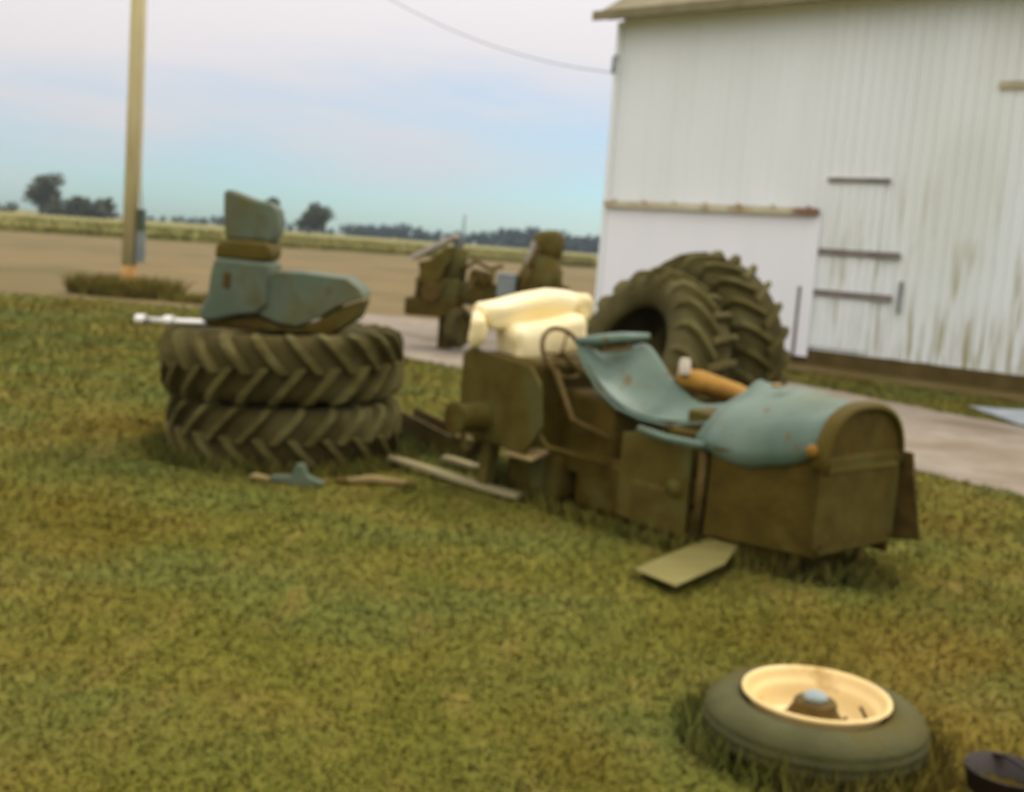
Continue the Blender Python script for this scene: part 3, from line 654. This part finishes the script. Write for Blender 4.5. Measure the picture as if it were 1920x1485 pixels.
c_ = [(-.11,0),(.11,0),(.11,.20),(.085,.20),(.085,.03),(-.085,.03),(-.085,.20),(-.11,.20)]
MB().prism(c_, -.62, .62, Matrix.Rotation(R(90),4,'Z')).build('channel', MT['iron'], bm_, bevel=.006)
MB().box((.45,0,.215),(.2,.24,.02)).build('end_plate', MT['iron2'], bm_, bevel=.004)
pc = empty('parts_bracket', 'small green and rusty bracket lying before the stacked tyres', 'bracket', (-1.30,7.12,.0), (0,0,R(-4)))
MB().prism([(-.20,.0),(.12,.0),(.16,.03),(.05,.07),(.02,.14),(-.02,.14),(-.05,.06),(-.18,.05)], -.04,.04).build('bracket', MT['teal2'], pc, bevel=.008)
MB().tube([(-.18,-.06,.03),(-.26,-.08,.05),(-.30,-.02,.03)], .022, 8).build('hook', MT['tan'], pc, smooth=True)
pc2 = empty('linkage_arm', 'rusty linkage arm with two eye ends on the grass by the plank', 'linkage', (-.80,7.25,.03), (0,0,R(8)))
MB().tube([(-.22,0,0),(-.05,0,.02),(.16,0,0)], [.02,.028,.02], 8).build('arm', MT['tan'], pc2, smooth=True)
for xx in (-.25,.19): MB().tube([(xx+.035*math.cos(2*math.pi*k/14), .035*math.sin(2*math.pi*k/14), 0) for k in range(14)], .014, 6, closed=True).build('eye', MT['iron2'], pc2, smooth=True)
bk = empty('black_can', 'black metal can with a bail handle, cut off by the lower right corner', 'can', (1.65, 3.46, -.04))
MB().lathe([(0,0),(.10,0),(.105,.01),(.125,.115),(.128,.12),(.122,.12),(.10,.02),(0,.02)], 28).build('body', MT['black'], bk, smooth=True)
MB().tube([(.0,-.128,.11),(.04,-.10,.12),(.06,0,.125),(.04,.10,.12),(0,.128,.11)], .006, 6).build('handle', MT['black'], bk, smooth=True)
bs = MB(); rows = []
for i in range(10):
    rows.append([(-.5+i*.13, -.75+j*.17, .03+.10*max(0,noise.noise(Vector((i*.4,j*.45,2)))+.35)*math.sin(math.pi*i/9)*math.sin(math.pi*j/9)) for j in range(10)])
b5 = bs.grid(rows).build('folded_tarp', MT['bluesheet'], smooth=True, solid=.01); b5.location = (6.25, 13.6, 0)
tag(b5, 'pale blue grey tarp lying on the drive at the right edge', 'tarp')

# ------------------------------------------------------------------ old tractor parked beyond the drive
ot = empty('old_tractor', 'old dark tractor with a tilted pale panel parked beyond the yellow seat', 'tractor', (-.45, 17.0, 0), (0,0,R(-6)))
# local: x right in view, y away
MB().box((-.74,0,.80),(.66,.55,.52)).build('engine', MT['iron2'], ot, bevel=.05)
MB().tube([(-.55,-.05,1.02),(-.54,-.05,1.30),(-.53,-.05,1.48),(-.53,-.05,1.52)], [.19,.19,.18,.10], 14).build('air_cleaner', MT['iron2'], ot, smooth=True)
MB().box((-.80,-.05,.62),(.78,.62,.26)).build('frame', MT['iron'], ot, bevel=.03)
pn = MB().box((-.83,-.1,1.50),(.74,.46,.07),rot=Matrix.Rotation(R(-30),4,'Y')).build('hood_panel', MT['paleboard'], ot, bevel=.01)
MB().tube([(-.46,.05,1.2),(-.45,.05,2.0)], .018, 8).build('exhaust_pipe', MT['boxgrey'], ot, smooth=True)
MB().box((-.52,-.05,1.50),(.10,.10,.42),rot=Matrix.Rotation(R(8),4,'Y')).build('post', MT['boxgrey'], ot, bevel=.01)
w1 = MB().lathe([(.16,-.08),(.27,-.09),(.30,-.05),(.30,.05),(.27,.09),(.16,.08)], 28, closed=True, M=Matrix.Translation((-.38,-.30,.36)) @ Matrix.Rotation(R(90),4,'X') @ Matrix.Rotation(R(70),4,'Y')).build('front_wheel', MT['rubber'], ot, smooth=True)
w1 = MB().lathe([(0,-.05),(.165,-.05),(.165,.05),(0,.05)], 24, M=Matrix.Translation((-.38,-.30,.36)) @ Matrix.Rotation(R(90),4,'X') @ Matrix.Rotation(R(70),4,'Y')).build('rim', MT['iron2'], w1)
MB().box((.05,0,.86),(1.2,.36,.34)).build('transmission', MT['iron2'], ot, bevel=.05)
MB().box((-.12,-.06,1.10),(.34,.30,.22),rot=Matrix.Rotation(R(9),4,'Y')).build('fuel_tank', MT['iron'], ot, bevel=.05)
MB().tube([(-.42,-.2,1.16),(-.2,-.24,1.34),(.02,-.2,1.24),(.2,-.2,1.3)], .03, 8).build('hose', MT['iron'], ot, smooth=True)
MB().box((.28,-.22,1.02),(.27,.22,.36)).build('tool_box', MT['boxgrey'], ot, bevel=.02)
MB().tube([(.72,0,.9),(.74,0,1.2),(.78,0,1.5)], [.42,.32,.22], 14).build('rear_housing', MT['iron2'], ot, smooth=True)
MB().tube([(.80,0,1.44),(.82,0,1.62),(.82,0,1.78),(.81,0,1.86)], [.20,.235,.22,.12], 16).build('seat', MT['iron2'], ot, smooth=True)
MB().box((.58,-.1,1.52),(.08,.1,.34),rot=Matrix.Rotation(R(16),4,'Y')).build('lever', MT['paleboard'], ot, bevel=.01)
for s in (-1,1):
    MB().box((.85,s*.30,.40),(.16,.16,.82)).build('leg', MT['iron'], ot, bevel=.01)
MB().box((-.62,.1,.30),(.2,.3,.60)).build('leg', MT['iron'], ot, bevel=.01)
MB().box((-.84,-.05,1.16),(.34,.44,.30),rot=Matrix.Rotation(R(-14),4,'Y')).build('battery_case', MT['iron'], ot, bevel=.02)
MB().prism([(-1.02,.95),(-.72,1.02),(-.50,1.45),(-.62,1.50),(-.98,1.22)], -.34, -.30).build('side_shield', MT['iron2'], ot, bevel=.01)
for k, (xa, za, xb, zb) in enumerate(((-1.10,.55,-1.02,.98),(-.95,.70,-.60,1.0),(-.40,.62,-.20,1.10),(-.10,.95,.10,1.22),(.42,.88,.66,1.34),(.98,.95,1.06,1.30),(.60,1.30,.70,1.62))):
    MB().tube([(xa,-.30,za),((xa+xb)/2+.03,-.34,(za+zb)/2),(xb,-.28,zb)], .028, 8).build('rod', MT['iron' if k % 2 else 'hub'], ot, smooth=True)
MB().tube([(-.80,-.34,.86),(-.80,-.40,.86)], .15, 18).build('pulley', MT['hub'], ot, smooth=True, bevel=.01)
MB().box((-1.08,-.1,.58),(.12,.5,.18)).build('bumper', MT['iron'], ot, bevel=.02)
MB().box((1.02,-.05,1.02),(.30,.4,.14),rot=Matrix.Rotation(R(12),4,'Y')).build('fender', MT['iron2'], ot, bevel=.02)
# longer grass left standing round the things the mower could not reach
rs = np.random.RandomState(77); pts = []
def tuft_ring(cx, cy, rx, ry, n, rot=0):
    a = rs.rand(n)*6.283; k = 1+rs.randn(n)*.06; x_ = rx*np.cos(a)*k; y_ = ry*np.sin(a)*k
    c, q = math.cos(rot), math.sin(rot)
    pts.append(np.stack([cx+x_*c-y_*q, cy+x_*q+y_*c, np.full(n,.004), np.full(n,1.3)], 1))
tuft_ring(-1.645, 8.17, .87, .87, 2600); tuft_ring(1.095, 3.70, .41, .41, 900)
tuft_ring(OT.x+.664*1.1, OT.y-.747*1.1, 1.45, .50, 2600, math.atan2(TF.y, TF.x)); tuft_ring(-.53, 8.70, .7, .2, 500, math.atan2(-1.0,.66))
tag(blades('tall_grass', np.concatenate(pts), .085, .006, MT['blade'], 78, .9), kind='stuff')

# ------------------------------------------------------------------ thin summer haze over the fields
hm = bpy.data.materials.new('haze_air'); hm.use_nodes = True; t_ = hm.node_tree; t_.nodes.clear()
oo = t_.nodes.new('ShaderNodeOutputMaterial'); pv = t_.nodes.new('ShaderNodeVolumePrincipled')
pv.inputs['Color'].default_value = (.72, .86, .95, 1); pv.inputs['Density'].default_value = .0003
t_.links.new(pv.outputs[0], oo.inputs['Volume'])
tag(MB().box((0, 300, 14.5), (1100, 760, 31)).build('haze', hm), kind='stuff')
